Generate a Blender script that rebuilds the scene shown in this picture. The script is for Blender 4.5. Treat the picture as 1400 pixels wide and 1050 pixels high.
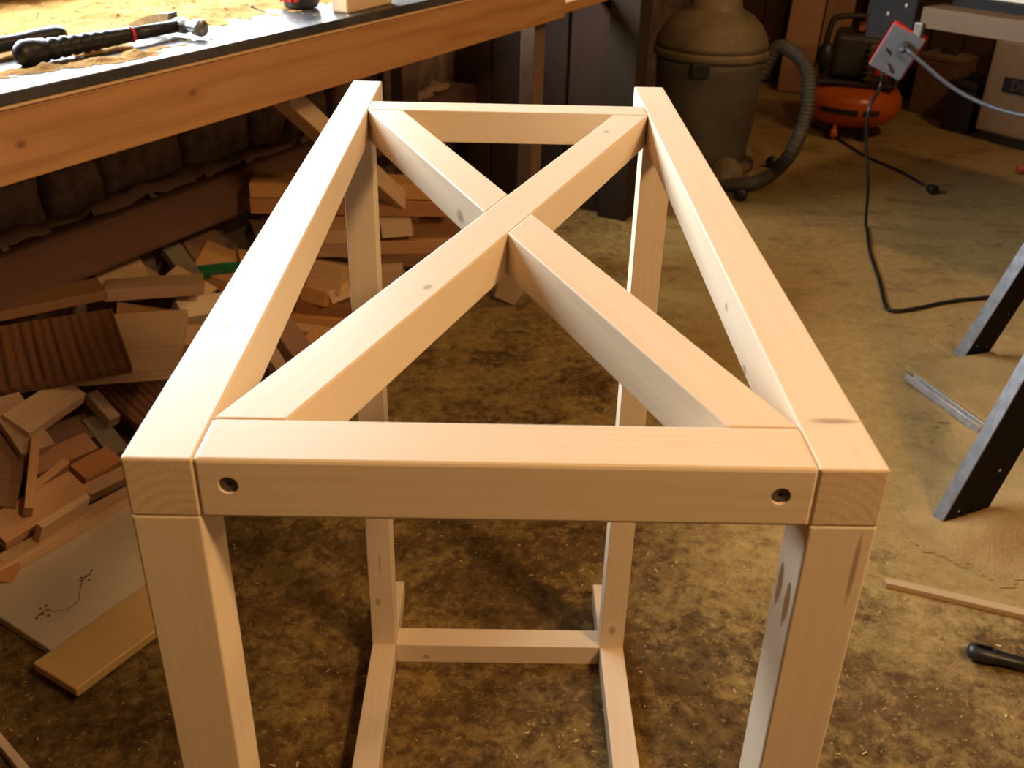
import bpy, bmesh, math, random
from mathutils import Vector, Matrix, noise
from mathutils.bvhtree import BVHTree
random.seed(7)
for o in list(bpy.data.objects): bpy.data.objects.remove(o)
scn = bpy.context.scene
COL = scn.collection

# ------------------------------------------------------------------ camera
F_PX = 1365.05; PITCH = math.radians(29.062); YAW = math.radians(0.8296); ROLL = math.radians(1.4026)
CAM = Vector((0.1999, -0.4421, 1.2058))
FWD = Vector((math.sin(YAW)*math.cos(PITCH), math.cos(YAW)*math.cos(PITCH), -math.sin(PITCH)))
_r = Vector((math.cos(YAW), -math.sin(YAW), 0)); _u = _r.cross(FWD)
RGT = math.cos(ROLL)*_r + math.sin(ROLL)*_u
UPV = -math.sin(ROLL)*_r + math.cos(ROLL)*_u
cam_d = bpy.data.cameras.new('camera'); cam = bpy.data.objects.new('camera', cam_d); COL.objects.link(cam)
cam_d.sensor_width = 36; cam_d.sensor_fit = 'HORIZONTAL'; cam_d.lens = 36*F_PX/1400
cam_d.clip_start = .02
cam.matrix_world = Matrix(((RGT.x, UPV.x, -FWD.x, CAM.x), (RGT.y, UPV.y, -FWD.y, CAM.y), (RGT.z, UPV.z, -FWD.z, CAM.z), (0, 0, 0, 1)))
cam_d.dof.use_dof = True; cam_d.dof.focus_distance = 0.95; cam_d.dof.aperture_fstop = 14.0
scn.camera = cam

# ------------------------------------------------------------------ room axes: U runs along the left wall, V points away from it
U = Vector((.4852, .8744, 0)); V = Vector((.8744, -.4852, 0)); Z = Vector((0, 0, 1))
W0 = Vector((-1.088, 1.322, 0))                       # a point at the foot of the left wall
def rm(s, v, z=0): return W0 + U*s + V*v + Z*z
ROOM = Matrix(((U.x, V.x, 0, W0.x), (U.y, V.y, 0, W0.y), (0, 0, 1, 0), (0, 0, 0, 1)))  # local x=s, y=v (mirrored pair)
ANG_U = math.atan2(U.y, U.x)

# ------------------------------------------------------------------ world, lamps, exposure
wd = bpy.data.worlds.new('overcast_sky'); scn.world = wd; wd.use_nodes = True
bg = wd.node_tree.nodes['Background']; bg.inputs[0].default_value = (.86, .94, 1.0, 1); bg.inputs[1].default_value = 22.0
def lamp(name, loc, power, col, radius=.06):
    d = bpy.data.lights.new(name, 'POINT'); d.energy = power; d.color = col; d.shadow_soft_size = radius
    o = bpy.data.objects.new(name, d); COL.objects.link(o); o.location = loc; return o
WARM = (1.0, .65, .31)
lamp('ceiling_bulb', (1.45, -0.60, 2.30), 68, WARM, .15)
lamp('ceiling_bulb', (2.5, 1.9, 2.5), 28, WARM, .10)
WIN_S0, WIN_S1, WIN_Z0, WIN_Z1 = -.1, 1.8, 1.03, 1.80
pd = bpy.data.lights.new('window_portal', 'AREA'); pd.shape = 'RECTANGLE'; pd.size = WIN_S1-WIN_S0; pd.size_y = WIN_Z1-WIN_Z0
pd.cycles.is_portal = True
po = bpy.data.objects.new('window_portal', pd); COL.objects.link(po)
_c = rm((WIN_S0+WIN_S1)/2, -.10, (WIN_Z0+WIN_Z1)/2)
po.matrix_world = Matrix(((U.x, 0, -V.x, _c.x), (U.y, 0, -V.y, _c.y), (0, 1, 0, _c.z), (0, 0, 0, 1)))
vs = scn.view_settings; vs.view_transform = 'Standard'; vs.look = 'None'; vs.gamma = 1; vs.use_curve_mapping = False
vs.exposure = 0.9

# ------------------------------------------------------------------ pixels to places
def ray(x, y): return FWD + RGT*((x-700)/F_PX) + UPV*((525-y)/F_PX)
def atz(x, y, z=0.0):
    r = ray(x, y); return CAM + r*((z-CAM.z)/r.z)
def aty(x, y, Y):
    r = ray(x, y); return CAM + r*((Y-CAM.y)/r.y)
def atx(x, y, X):
    r = ray(x, y); return CAM + r*((X-CAM.x)/r.x)
def atplane(x, y, p, n):
    r = ray(x, y); return CAM + r*((p-CAM).dot(n)/r.dot(n))

# ------------------------------------------------------------------ object helpers
def link(o, parent=None):
    COL.objects.link(o)
    if parent is not None: o.parent = parent
    return o
def tag(o, label=None, cat=None, group=None, kind=None):
    if label: o['label'] = label
    if cat: o['category'] = cat
    if group: o['group'] = group
    if kind: o['kind'] = kind
    return o
def empty(name, loc=(0, 0, 0)):
    o = bpy.data.objects.new(name, None); o.location = loc; o.empty_display_size = .05
    return link(o)
def from_bm(name, bm, mat, parent=None, matrix=None, smooth=False):
    bmesh.ops.recalc_face_normals(bm, faces=bm.faces[:])
    me = bpy.data.meshes.new(name); bm.to_mesh(me); bm.free()
    if smooth:
        for p in me.polygons: p.use_smooth = True
    return from_me(name, me, mat, parent, matrix)
def from_me(name, me, mat, parent=None, matrix=None):
    if mat is not None and len(me.materials) == 0: me.materials.append(mat)
    o = bpy.data.objects.new(name, me); link(o, parent)
    if parent is not None and matrix is None: matrix = Matrix.Identity(4)
    if matrix is not None:
        if parent is not None:
            o.matrix_local = parent.matrix_basis.inverted() @ matrix if parent.parent is None else (parent.parent.matrix_basis @ parent.matrix_local).inverted() @ matrix
        else: o.matrix_world = matrix
    return o
def frame_mat(org, x, y, z):
    return Matrix(((x.x, y.x, z.x, org.x), (x.y, y.y, z.y, org.y), (x.z, y.z, z.z, org.z), (0, 0, 0, 1)))
def box_bm(sx, sy, sz, bev=0.0, segs=2, bm=None, loc=(0, 0, 0)):
    own = bm is None
    b = bmesh.new()
    bmesh.ops.create_cube(b, size=1)
    bmesh.ops.scale(b, vec=(sx, sy, sz), verts=b.verts[:])
    if bev: bmesh.ops.bevel(b, geom=b.edges[:], offset=bev, segments=segs, affect='EDGES', profile=.5)
    bmesh.ops.translate(b, vec=loc, verts=b.verts[:])
    if own: return b
    me = bpy.data.meshes.new('t'); b.to_mesh(me); b.free(); bm.from_mesh(me); bpy.data.meshes.remove(me); return bm
def beam(name, p0, p1, wid, hei, mat, parent=None, up=Z, bev=.0014):
    """straight timber: local X along its length, Y across, Z up"""
    p0 = Vector(p0); p1 = Vector(p1); x = (p1-p0); L = x.length; x.normalize()
    y = Vector(up).cross(x).normalized(); z = x.cross(y)
    return from_bm(name, box_bm(L, wid, hei, bev), mat, parent, frame_mat((p0+p1)/2, x, y, z))
def lathe_bm(prof, seg=32, bm=None, cap=True):
    b = bmesh.new() if bm is None else bm
    rings = []
    for r, z in prof:
        rings.append([b.verts.new((max(r, 1e-5)*math.cos(2*math.pi*i/seg), max(r, 1e-5)*math.sin(2*math.pi*i/seg), z)) for i in range(seg)])
    for a, c in zip(rings, rings[1:]):
        for i in range(seg):
            j = (i+1) % seg; b.faces.new((a[i], a[j], c[j], c[i]))
    if cap: b.faces.new(rings[0][::-1]); b.faces.new(rings[-1])
    return b
def catmull(pts, n=10):
    P = [Vector(p) for p in pts]; P = [P[0]*2-P[1]] + P + [P[-1]*2-P[-2]]; out = []
    for i in range(1, len(P)-2):
        a, b, c, d = P[i-1:i+3]
        for k in range(n):
            t = k/n
            out.append(.5*((2*b)+(c-a)*t+(2*a-5*b+4*c-d)*t*t+(3*b-a-3*c+d)*t**3))
    out.append(P[-2]); return out
def tube_bm(pts, rad, seg=10, ridged=0.0):
    b = bmesh.new(); rings = []; n = len(pts)
    prev = None
    for i, p in enumerate(pts):
        t = (pts[min(i+1, n-1)]-pts[max(i-1, 0)]).normalized()
        if prev is None: prev = t.orthogonal().normalized()
        a = (prev - t*prev.dot(t)).normalized(); c = t.cross(a); prev = a
        rr = rad(i/(n-1)) if callable(rad) else rad
        if ridged: rr *= 1+ridged*(1 if i % 2 else -1)
        rings.append([b.verts.new(p + a*rr*math.cos(2*math.pi*k/seg) + c*rr*math.sin(2*math.pi*k/seg)) for k in range(seg)])
    for q, w in zip(rings, rings[1:]):
        for k in range(seg):
            j = (k+1) % seg; b.faces.new((q[k], q[j], w[j], w[k]))
    b.faces.new(rings[0][::-1]); b.faces.new(rings[-1]); return b
def prism_bm(poly, z0, z1, bev=0.0):
    b = bmesh.new()
    lo = [b.verts.new((x, y, z0)) for x, y in poly]; hi = [b.verts.new((x, y, z1)) for x, y in poly]
    b.faces.new(lo[::-1]); b.faces.new(hi)
    n = len(poly)
    for i in range(n): b.faces.new((lo[i], lo[(i+1) % n], hi[(i+1) % n], hi[i]))
    bmesh.ops.recalc_face_normals(b, faces=b.faces[:])
    if bev: bmesh.ops.bevel(b, geom=b.edges[:], offset=bev, segments=2, affect='EDGES', profile=.5)
    return b
def cut(o, cutters):
    for c in cutters:
        m = o.modifiers.new('c', 'BOOLEAN'); m.object = c; m.operation = 'DIFFERENCE'; m.solver = 'EXACT'
    bpy.context.view_layer.update()
    me = bpy.data.meshes.new_from_object(o.evaluated_get(bpy.context.evaluated_depsgraph_get()))
    o.modifiers.clear(); old = o.data; o.data = me; me.name = old.name
    for c in cutters: bpy.data.objects.remove(c)

# ------------------------------------------------------------------ materials
def newmat(name):
    m = bpy.data.materials.new(name); m.use_nodes = True; nt = m.node_tree; nt.nodes.clear()
    out = nt.nodes.new('ShaderNodeOutputMaterial'); b = nt.nodes.new('ShaderNodeBsdfPrincipled')
    nt.links.new(b.outputs[0], out.inputs[0]); return m, nt, b
class N:
    """tiny node helper"""
    def __init__(s, nt): s.nt = nt
    def n(s, t, **k):
        x = s.nt.nodes.new('ShaderNode'+t)
        for a, v in k.items(): setattr(x, a, v)
        return x
    def l(s, a, b): s.nt.links.new(a, b)
    def val(s, sock, v):
        if hasattr(v, 'is_linked') or hasattr(v, 'links'): s.l(v, sock)
        else: sock.default_value = v
    def math(s, op, a, b=0.0, clamp=False):
        x = s.n('Math', operation=op, use_clamp=clamp); s.val(x.inputs[0], a); s.val(x.inputs[1], b); return x.outputs[0]
    def vmath(s, op, a, b=(0, 0, 0)):
        x = s.n('VectorMath', operation=op); s.val(x.inputs[0], a); s.val(x.inputs[1], b)
        return x.outputs['Value'] if op in ('LENGTH', 'DOT_PRODUCT', 'DISTANCE') else x.outputs[0]
    def mapr(s, v, a, b, c=0.0, d=1.0):
        x = s.n('MapRange'); x.clamp = True; s.val(x.inputs[0], v)
        for i, q in enumerate((a, b, c, d)): x.inputs[i+1].default_value = q
        return x.outputs[0]
    def noise(s, vec, scale, detail=3, rough=.55, dist=0.0):
        x = s.n('TexNoise'); s.l(vec, x.inputs['Vector']); x.inputs['Scale'].default_value = scale
        x.inputs['Detail'].default_value = detail; x.inputs['Roughness'].default_value = rough; x.inputs['Distortion'].default_value = dist
        return x.outputs['Fac']
    def mix(s, f, a, b, mode='MIX'):
        x = s.n('Mix', data_type='RGBA', blend_type=mode); s.val(x.inputs[0], f)
        for i, q in ((6, a), (7, b)):
            if isinstance(q, tuple): x.inputs[i].default_value = (*q[:3], 1)
            else: s.l(q, x.inputs[i])
        return x.outputs[2]
    def mapping(s, vec, loc=(0, 0, 0), scale=(1, 1, 1), rot=(0, 0, 0)):
        x = s.n('Mapping'); s.l(vec, x.inputs[0]); x.inputs[1].default_value = loc; x.inputs[2].default_value = rot; x.inputs[3].default_value = scale
        return x.outputs[0]
    def bump(s, h, strength, dist, bsdf):
        x = s.n('Bump'); x.inputs['Strength'].default_value = strength; x.inputs['Distance'].default_value = dist
        s.l(h, x.inputs['Height']); s.l(x.outputs[0], bsdf.inputs['Normal'])
def wood(name, light, dark, ring=55., pith=(.03, .07), rough=.5, knots=(), contrast=.6, vary=0.0, spec=.5, rings_mix=.5, wobble=.022):
    m, nt, b = newmat(name); g = N(nt)
    tc = g.n('TexCoord'); co = tc.outputs['Object']
    seed = random.uniform(0, 50)
    if vary:
        oi = g.n('ObjectInfo'); off = g.n('CombineXYZ')
        g.l(g.math('MULTIPLY', oi.outputs['Random'], 9.0), off.inputs[0])
        g.l(g.math('MULTIPLY', oi.outputs['Random'], .07), off.inputs[1])
        co = g.vmath('ADD', co, off.outputs[0])
    wob = g.n('TexNoise'); g.l(g.mapping(co, (seed, seed, 0), (2.2, 9, 9)), wob.inputs['Vector']); wob.inputs['Scale'].default_value = 1.0; wob.inputs['Detail'].default_value = 2
    wv = g.vmath('MULTIPLY', g.vmath('SUBTRACT', wob.outputs['Color'], (.5, .5, .5)), (0, wobble, wobble))
    p = g.vmath('ADD', g.vmath('ADD', g.mapping(co, (0, 0, 0), (.02, 1, 1)), (0, pith[0], pith[1])), wv)
    rad = g.vmath('LENGTH', g.vmath('MULTIPLY', p, (0, 1, 1)))
    # knots push the growth rings around them
    kfac = None
    for kt in knots:
        kx, ky, kz, kr = kt[:4]; ksc = kt[4] if len(kt) > 4 else (.6, 1, 1)
        dv = g.vmath('MULTIPLY', g.vmath('SUBTRACT', tc.outputs['Object'], (kx, ky, kz)), ksc)
        dd = g.math('DIVIDE', g.vmath('LENGTH', dv), kr)
        dd = g.math('ADD', dd, g.math('MULTIPLY', g.math('SUBTRACT', g.noise(co, 220, 2), .5), .5))
        rad = g.math('ADD', rad, g.mapr(dd, 0, 4, .006, 0))
        k = g.mapr(dd, .55, 1.25, 1, 0)
        kfac = k if kfac is None else g.math('MAXIMUM', kfac, k)
    s = g.math('SINE', g.math('MULTIPLY', rad, ring*20))
    s = g.math('MULTIPLY', g.math('POWER', g.mapr(s, -1, 1), 1.8), g.mapr(g.noise(g.mapping(co, (seed, 0, seed), (1.5, 30, 30)), 1.0, 2), .3, .7, .25, 1))
    fib = g.noise(g.mapping(co, (seed, 0, 0), (6, 260, 260)), 1.0, 3, .6)
    big = g.noise(g.mapping(co, (0, seed, 0), (3, 16, 16)), 1.0, 2)
    f = g.math('ADD', g.math('MULTIPLY', s, rings_mix), g.math('MULTIPLY', g.mapr(fib, .3, .7), .35))
    f = g.math('ADD', f, g.math('MULTIPLY', g.mapr(big, .3, .75), .35))
    f = g.math('MULTIPLY', f, contrast, True)
    sn_ = g.n('SeparateXYZ'); g.l(tc.outputs['Normal'], sn_.inputs[0])
    endf = g.mapr(g.math('ABSOLUTE', sn_.outputs[0]), .6, .9)              # sawn ends show rings and pores
    pore = g.mapr(g.noise(g.mapping(co, (0, 0, 0), (40, 420, 420)), 1.0, 3, .7), .35, .65)
    fe = g.math('ADD', g.math('ADD', g.math('MULTIPLY', s, .55), g.math('MULTIPLY', pore, .45)), .25, True)
    f = g.math('ADD', g.math('MULTIPLY', f, g.math('SUBTRACT', 1.0, endf)), g.math('MULTIPLY', fe, endf))
    col = g.mix(f, light, dark)
    if vary:
        hv = g.n('HueSaturation'); g.l(col, hv.inputs['Color']); g.l(g.math('ADD', 1-vary*.5, g.math('MULTIPLY', oi.outputs['Random'], vary)), hv.inputs['Value'])
        g.l(g.math('ADD', .85, g.math('MULTIPLY', oi.outputs['Random'], .3)), hv.inputs['Saturation'])
        col = hv.outputs[0]
    if kfac is not None:
        col = g.mix(g.math('MULTIPLY', kfac, .62), col, (dark[0]*.34, dark[1]*.27, dark[2]*.24))
    g.l(col, b.inputs['Base Color']); b.inputs['Roughness'].default_value = rough; b.inputs['Specular IOR Level'].default_value = spec
    g.bump(g.math('ADD', fib, g.math('MULTIPLY', s, .3)), .15, .0004, b)
    return m
def plain(name, col, rough=.5, metal=0.0, var=.25, scale=40, spec=.5, dust=0.0, dustcol=(.42, .30, .16)):
    m, nt, b = newmat(name); g = N(nt); tc = g.n('TexCoord')
    nz = g.noise(tc.outputs['Object'], scale, 4)
    c = g.mix(g.mapr(nz, .3, .7), tuple(v*(1-var) for v in col), tuple(min(1, v*(1+var)) for v in col))
    if dust:
        ge = g.n('NewGeometry'); sep = g.n('SeparateXYZ'); g.l(ge.outputs['Normal'], sep.inputs[0])
        up = g.mapr(sep.outputs[2], -.3, .9, .25, 1)
        n2 = g.noise(tc.outputs['Object'], 7, 5, .7)
        c = g.mix(g.math('MULTIPLY', g.math('MULTIPLY', up, g.mapr(n2, .3, .62)), dust, True), c, dustcol)
    g.l(c, b.inputs['Base Color']); b.inputs['Roughness'].default_value = rough; b.inputs['Metallic'].default_value = metal
    b.inputs['Specular IOR Level'].default_value = spec
    g.bump(nz, .15, .001, b)
    return m
def sawdust(name, a, c):
    m, nt, b = newmat(name); g = N(nt); tc = g.n('TexCoord'); co = tc.outputs['Object']
    n1 = g.noise(co, 9, 5, .65); n2 = g.noise(co, 160, 3, .7)
    f = g.math('ADD', g.math('MULTIPLY', g.mapr(n1, .3, .7), .5), g.math('MULTIPLY', g.mapr(n2, .25, .75), .5))
    g.l(g.mix(f, a, c), b.inputs['Base Color']); b.inputs['Roughness'].default_value = .95; b.inputs['Specular IOR Level'].default_value = .1
    g.bump(n2, .8, .004, b); return m

M = {}
M['dust'] = sawdust('sawdust', (.29, .175, .062), (.51, .345, .145))
M['dust_bench'] = sawdust('bench_sawdust', (.25, .12, .025), (.45, .27, .09))
M['dust_old'] = sawdust('old_sawdust', (.32, .20, .11), (.50, .33, .18))
M['chip'] = plain('wood_chip', (.55, .38, .15), .9, var=.35, spec=.1)
PILE = [wood('offcut_pine', (.72, .49, .28), (.46, .27, .13), 50, vary=.35, rough=.6),
        wood('offcut_fir', (.60, .35, .17), (.36, .18, .08), 65, vary=.35, rough=.6),
        wood('offcut_red', (.50, .24, .11), (.29, .13, .06), 60, vary=.3, rough=.6),
        wood('offcut_brown', (.30, .155, .075), (.14, .065, .033), 45, vary=.3, rough=.6),
        wood('offcut_pale', (.80, .61, .40), (.58, .39, .21), 50, vary=.2, rough=.6),
        wood('offcut_grey', (.26, .21, .15), (.15, .11, .075), 50, vary=.2, rough=.7)]
M['walnut'] = wood('walnut_board', (.27, .115, .05), (.06, .024, .012), 16, pith=(.13, .03), rings_mix=.9, contrast=.9, rough=.55)
M['bench_beam'] = wood('bench_fir', (.56, .29, .11), (.36, .15, .05), 11, pith=(.045, .01), contrast=.95, rough=.6, wobble=.05, rings_mix=.7, knots=[(-.72, -.02, -.006, .006), (-.50, -.02, .028, .005), (-.33, -.02, .0, .006), (-1.0, -.02, -.02, .004), (.02, -.02, .01, .006)])
M['bench_dark'] = wood('bench_old_timber', (.20, .12, .065), (.09, .05, .028), 40, rough=.75)
M['old_wall'] = wood('dark_wall_plank', (.075, .042, .027), (.035, .019, .013), 40, rough=.9, vary=.5, spec=.08)
M['post'] = wood('grey_old_post', (.050, .036, .023), (.025, .018, .012), 45, rough=.9, spec=.05)
M['sill'] = wood('sill_timber', (.17, .078, .042), (.09, .04, .023), 30, rough=.8)
M['stone'] = plain('rough_stone', (.20, .13, .085), .95, var=.45, scale=18)
M['black_metal'] = plain('black_steel', (.006, .0055, .005), .6, var=.3, scale=30, spec=.15, dust=.10, dustcol=(.12, .07, .03))
M['black_rubber'] = plain('black_rubber', (.012, .013, .013), .42, var=.2)
M['steel'] = plain('worn_steel', (.42, .40, .37), .32, metal=.9, var=.25, scale=60)
M['alu'] = plain('dull_aluminium', (.50, .50, .50), .4, metal=.8, var=.2)
M['red'] = plain('red_plastic', (.55, .03, .03), .4, var=.1)
M['screw'] = plain('dark_screw', (.16, .14, .12), .4, metal=.5)

# ================================================================== THE SETTING
def structure(o): o['kind'] = 'structure'; return o
# floor: stained concrete under a film of sawdust
m, nt, b = newmat('floor_concrete'); g = N(nt); tc = g.n('TexCoord'); co = tc.outputs['Object']
sep = g.n('SeparateXYZ'); g.l(co, sep.inputs[0])
n_big = g.noise(co, 2.2, 4, .6, .5); n_mid = g.noise(co, 8, 5, .7, .5); n_fine = g.noise(co, 34, 6, .78, .3); n_gr = g.noise(co, 210, 3, .7)
n_str = g.noise(g.mapping(co, (0, 0, 0), (4, 11, 1), (0, 0, .5)), 1.0, 4, .6, .4)
# dust lies thick to the right and at the back, thin where people stand
thick = g.math('ADD', g.math('MULTIPLY', g.mapr(sep.outputs[0], .45, 1.15, -.05, .38), g.mapr(sep.outputs[1], .78, 1.1, -.05, 1)), g.mapr(sep.outputs[1], .7, 1.9, -.05, .10))
a = g.math('ADD', g.math('ADD', g.math('MULTIPLY', n_big, .50), g.math('MULTIPLY', n_mid, .45)), g.math('ADD', g.math('MULTIPLY', n_fine, .50), g.math('MULTIPLY', n_str, .30)))
a = g.math('ADD', a, thick)
dustf = g.mapr(a, .80, 1.04)
grain = g.mapr(n_gr, .3, .7)
conc = g.mix(g.mapr(n_fine, .35, .65), (.045, .026, .008), (.20, .125, .04))
conc = g.mix(g.math('MULTIPLY', g.mapr(n_big, .4, .65), .5), conc, (.19, .10, .035))
dcol = g.mix(g.math('ADD', g.math('MULTIPLY', grain, .5), g.mapr(n_fine, .35, .65, 0, .5)), (.27, .165, .05), (.54, .37, .15))
dcol = g.mix(g.math('MULTIPLY', g.mapr(n_mid, .35, .65, 0, .7), g.mapr(sep.outputs[0], .6, 1.3, 1, .1)), dcol, (.48, .35, .10))
cc = g.mix(g.math('MULTIPLY', dustf, .9), conc, dcol)
wear = g.math('MULTIPLY', g.mapr(n_str, .48, .62), g.mapr(n_mid, .42, .6))          # trodden and swept streaks
cc = g.mix(g.math('MULTIPLY', wear, g.mapr(sep.outputs[1], .9, 2.6, .15, .55)), cc, (.13, .07, .025))
flake = g.mapr(g.noise(co, 85, 2, .5), .64, .70)
cc = g.mix(g.math('MULTIPLY', flake, .35), cc, (.55, .38, .16))
g.l(cc, b.inputs['Base Color']); b.inputs['Roughness'].default_value = .85; b.inputs['Specular IOR Level'].default_value = .2
g.bump(g.math('ADD', g.math('MULTIPLY', n_fine, .6), g.math('MULTIPLY', n_gr, .4)), .6, .004, b)
M['floor'] = m
S0, S1, V1, CEIL = -3.3, 4.75, 4.7, 2.65
def quadbox(name, s0, s1, v0, v1, z0, z1, mat, bev=0):
    c = rm((s0+s1)/2, (v0+v1)/2, (z0+z1)/2)
    return from_bm(name, box_bm(s1-s0, v1-v0, z1-z0, bev), mat, None, frame_mat(c, U, -V, Z))
def rbox(name, s0, s1, v0, v1, z0, z1, mat, parent=None, bev=.0015):
    """box given in room axes, local X along the wall"""
    c = rm((s0+s1)/2, (v0+v1)/2, (z0+z1)/2)
    return from_bm(name, box_bm(abs(s1-s0), abs(v1-v0), abs(z1-z0), bev), mat, parent, frame_mat(c, U, -V, Z))
fb = bmesh.new()
vsq = [fb.verts.new(p) for p in (rm(S0, -.3), rm(S0, V1+.2), rm(S1+.2, V1+.2), rm(S1+.2, -.3))]
vsl = [fb.verts.new(v.co - Z*.1) for v in vsq]
fb.faces.new(vsq); fb.faces.new(vsl[::-1])
for i in range(4): fb.faces.new((vsq[i], vsl[i], vsl[(i+1) % 4], vsq[(i+1) % 4]))
structure(from_bm('floor', fb, M['floor']))
# left wall with the window over the bench
wb = bmesh.new()
T = .18
for (a0, a1, z0, z1) in ((S0, WIN_S0, 0, CEIL), (WIN_S1, S1+.2, 0, CEIL), (WIN_S0, WIN_S1, 0, WIN_Z0), (WIN_S0, WIN_S1, WIN_Z1, CEIL)):
    box_bm(a1-a0, T, z1-z0, 0, bm=wb, loc=((a0+a1)/2, T/2, (z0+z1)/2))
wl = structure(from_bm('wall_left', wb, M['stone'], None, frame_mat(rm(0, 0, 0), U, -V, Z)))
# rough field stones that show above the sill under the bench
random.seed(21)
s = -1.0; zrow = 0
for row, (zc, hgt) in enumerate(((.475, .13), (.60, .12))):
    s = -1.1 + row*.07
    while s < 2.0:
        L = random.uniform(.14, .26)
        bm = box_bm(L-.02, .09, hgt-.012, .018, 2)
        bmesh.ops.subdivide_edges(bm, edges=bm.edges[:], cuts=1, use_grid_fill=True)
        sd = Vector((s*7, row*3, 1))
        for v_ in bm.verts: v_.co += noise.noise_vector(v_.co*22+sd)*.012
        o = from_bm('stone', bm, M['stone'], wl, frame_mat(rm(s+L/2, .012, zc+random.uniform(-.01, .01)), U, -V, Z), True)
        s += L
structure(quadbox('wall_right', S0, S1+.2, V1, V1+.15, 0, CEIL, M['old_wall']))
structure(quadbox('wall_front', S0-.15, S0, -.2, V1+.15, 0, CEIL, M['old_wall']))
wback = structure(quadbox('wall_back', S1+.03, S1+.18, -.2, V1+.15, 0, CEIL, M['old_wall']))
v = .3
k = 0
while v < 3.6:
    wdt = (.14, .155, .13, .16)[k % 4]
    rbox('plank', S1+.005-(k % 3)*.004, S1+.03, v, v+wdt-.006, 0.002, CEIL-.01, M['old_wall'], wback, .003)
    v += wdt; k += 1
structure(quadbox('ceiling', S0-.15, S1+.2, -.2, V1+.15, CEIL, CEIL+.1, M['bench_dark']))
# window frame with panes
m, nt, b = newmat('window_glass'); nt.nodes.remove(b); g = N(nt)
tr = g.n('BsdfTransparent'); gl = g.n('BsdfGlossy'); gl.inputs['Roughness'].default_value = .02; mx = g.n('MixShader'); mx.inputs[0].default_value = .06
g.l(tr.outputs[0], mx.inputs[1]); g.l(gl.outputs[0], mx.inputs[2]); g.l(mx.outputs[0], [n for n in nt.nodes if n.type == 'OUTPUT_MATERIAL'][0].inputs[0])
M['glass'] = m
M['paint'] = plain('window_paint', (.55, .52, .47), .5)
wf = bmesh.new(); Wd = WIN_S1-WIN_S0; Hd = WIN_Z1-WIN_Z0
for z in (-Hd/2+.02, Hd/2-.02): box_bm(Wd, .06, .04, .003, bm=wf, loc=(0, 0, z))
for i in range(3): box_bm(.04, .06, Hd-.08, .003, bm=wf, loc=(-Wd/2+.02+(Wd-.04)*i/2, 0, 0))
win = structure(from_bm('window_1', wf, M['paint'], None, frame_mat(rm((WIN_S0+WIN_S1)/2, -.06, (WIN_Z0+WIN_Z1)/2), U, -V, Z)))
for i in (-1, 1):
    from_bm('pane', box_bm(Wd/2-.05, .004, Hd-.08), M['glass'], win, frame_mat(rm((WIN_S0+WIN_S1)/2+i*(Wd-.04)/4, -.06, (WIN_Z0+WIN_Z1)/2), U, -V, Z))
# heavy sill timber along the foot of the wall, sawdust along its top
structure(rbox('trim_1', -1.6, 2.22, .0, .13, .285, .405, M['sill'], None, .012))
def dust_bm(nx, ny, fn, size):
    """height field kept only where it is above zero, closed by a skirt at the base"""
    bm = bmesh.new(); gr = {}
    for i in range(nx+1):
        for j in range(ny+1):
            x = size[0]+(size[1]-size[0])*i/nx; y = size[2]+(size[3]-size[2])*j/ny
            h = fn(x, y)
            if h > -.004: gr[i, j] = bm.verts.new((x, y, max(h, 0)))
    for i in range(nx):
        for j in range(ny):
            q = [gr.get(k) for k in ((i, j), (i+1, j), (i+1, j+1), (i, j+1))]
            if all(q) and max(v_.co.z for v_ in q) > 0: bm.faces.new(q)
    for v_ in [v_ for v_ in bm.verts if not v_.link_faces]: bm.verts.remove(v_)
    return bm
def fbm(x, y, sc, sd=0): return noise.fractal(Vector((x*sc, y*sc, sd)), .8, 2.1, 5)
o = from_bm('sawdust_on_sill', dust_bm(220, 14, lambda x, y: .018+.02*fbm(x, y, 9, 3)-1.2*max(0, abs(y+.05)-.035), (-1.5, 2.1, -.125, -.005)), M['dust_old'], None,
            frame_mat(rm(0, 0, .4045), U, -V, Z), True)
tag(o, 'dusty drift of old sawdust along the top of the dark sill timber', 'sawdust', kind='stuff')

# grey old post and the dark board partition behind the bench
PS, PV = 2.235, .62
pp_ = rbox('trim_2', PS, PS+.10, PV, PV+.105, 0, CEIL-.002, M['post']); structure(pp_)
part_ = structure(rbox('wall_partition', PS+.06, PS+.085, 0, PV-.003, 0, CEIL-.002, M['old_wall']))
for i in range(4):
    rbox('plank', PS+.035+(.006 if i % 2 else 0), PS+.06, .005+i*.153, .15+i*.153, 0.001, CEIL-.01, M['old_wall'], part_, .003)

# ================================================================== WORKBENCH ALONG THE LEFT WALL
HB = .86
bench = empty('workbench', rm(.3, .32, 0))
tag(bench, 'long workbench with black top and thick fir front beam along the wall', 'workbench')
BV = .65; BS0, BS1 = -1.15, 1.84
m, nt, b = newmat('worn_black_benchtop'); g = N(nt); tc = g.n('TexCoord'); co = tc.outputs['Object']
nz = g.noise(co, 8, 5, .65); n2 = g.noise(co, 60, 4)
g.l(g.mix(g.mapr(nz, .4, .7), (.035, .035, .038), (.085, .075, .065)), b.inputs['Base Color']); g.l(g.mapr(n2, .3, .7, .30, .46), b.inputs['Roughness'])
b.inputs['Specular IOR Level'].default_value = .8; g.bump(n2, .1, .001, b); M['benchtop'] = m
rbox('bench_top', BS0, BS1-.27, .01, BV, HB-.018, HB, M['benchtop'], bench, .002)
rbox('front_lip', BS0, BS1-.27, BV-.03, BV+.003, HB-.023, HB-.0185, PILE[0], bench, .001)
rbox('front_beam', BS0, BS1, BV-.04, BV, HB-.024-.106, HB-.024, M['bench_beam'], bench, .003)
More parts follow.
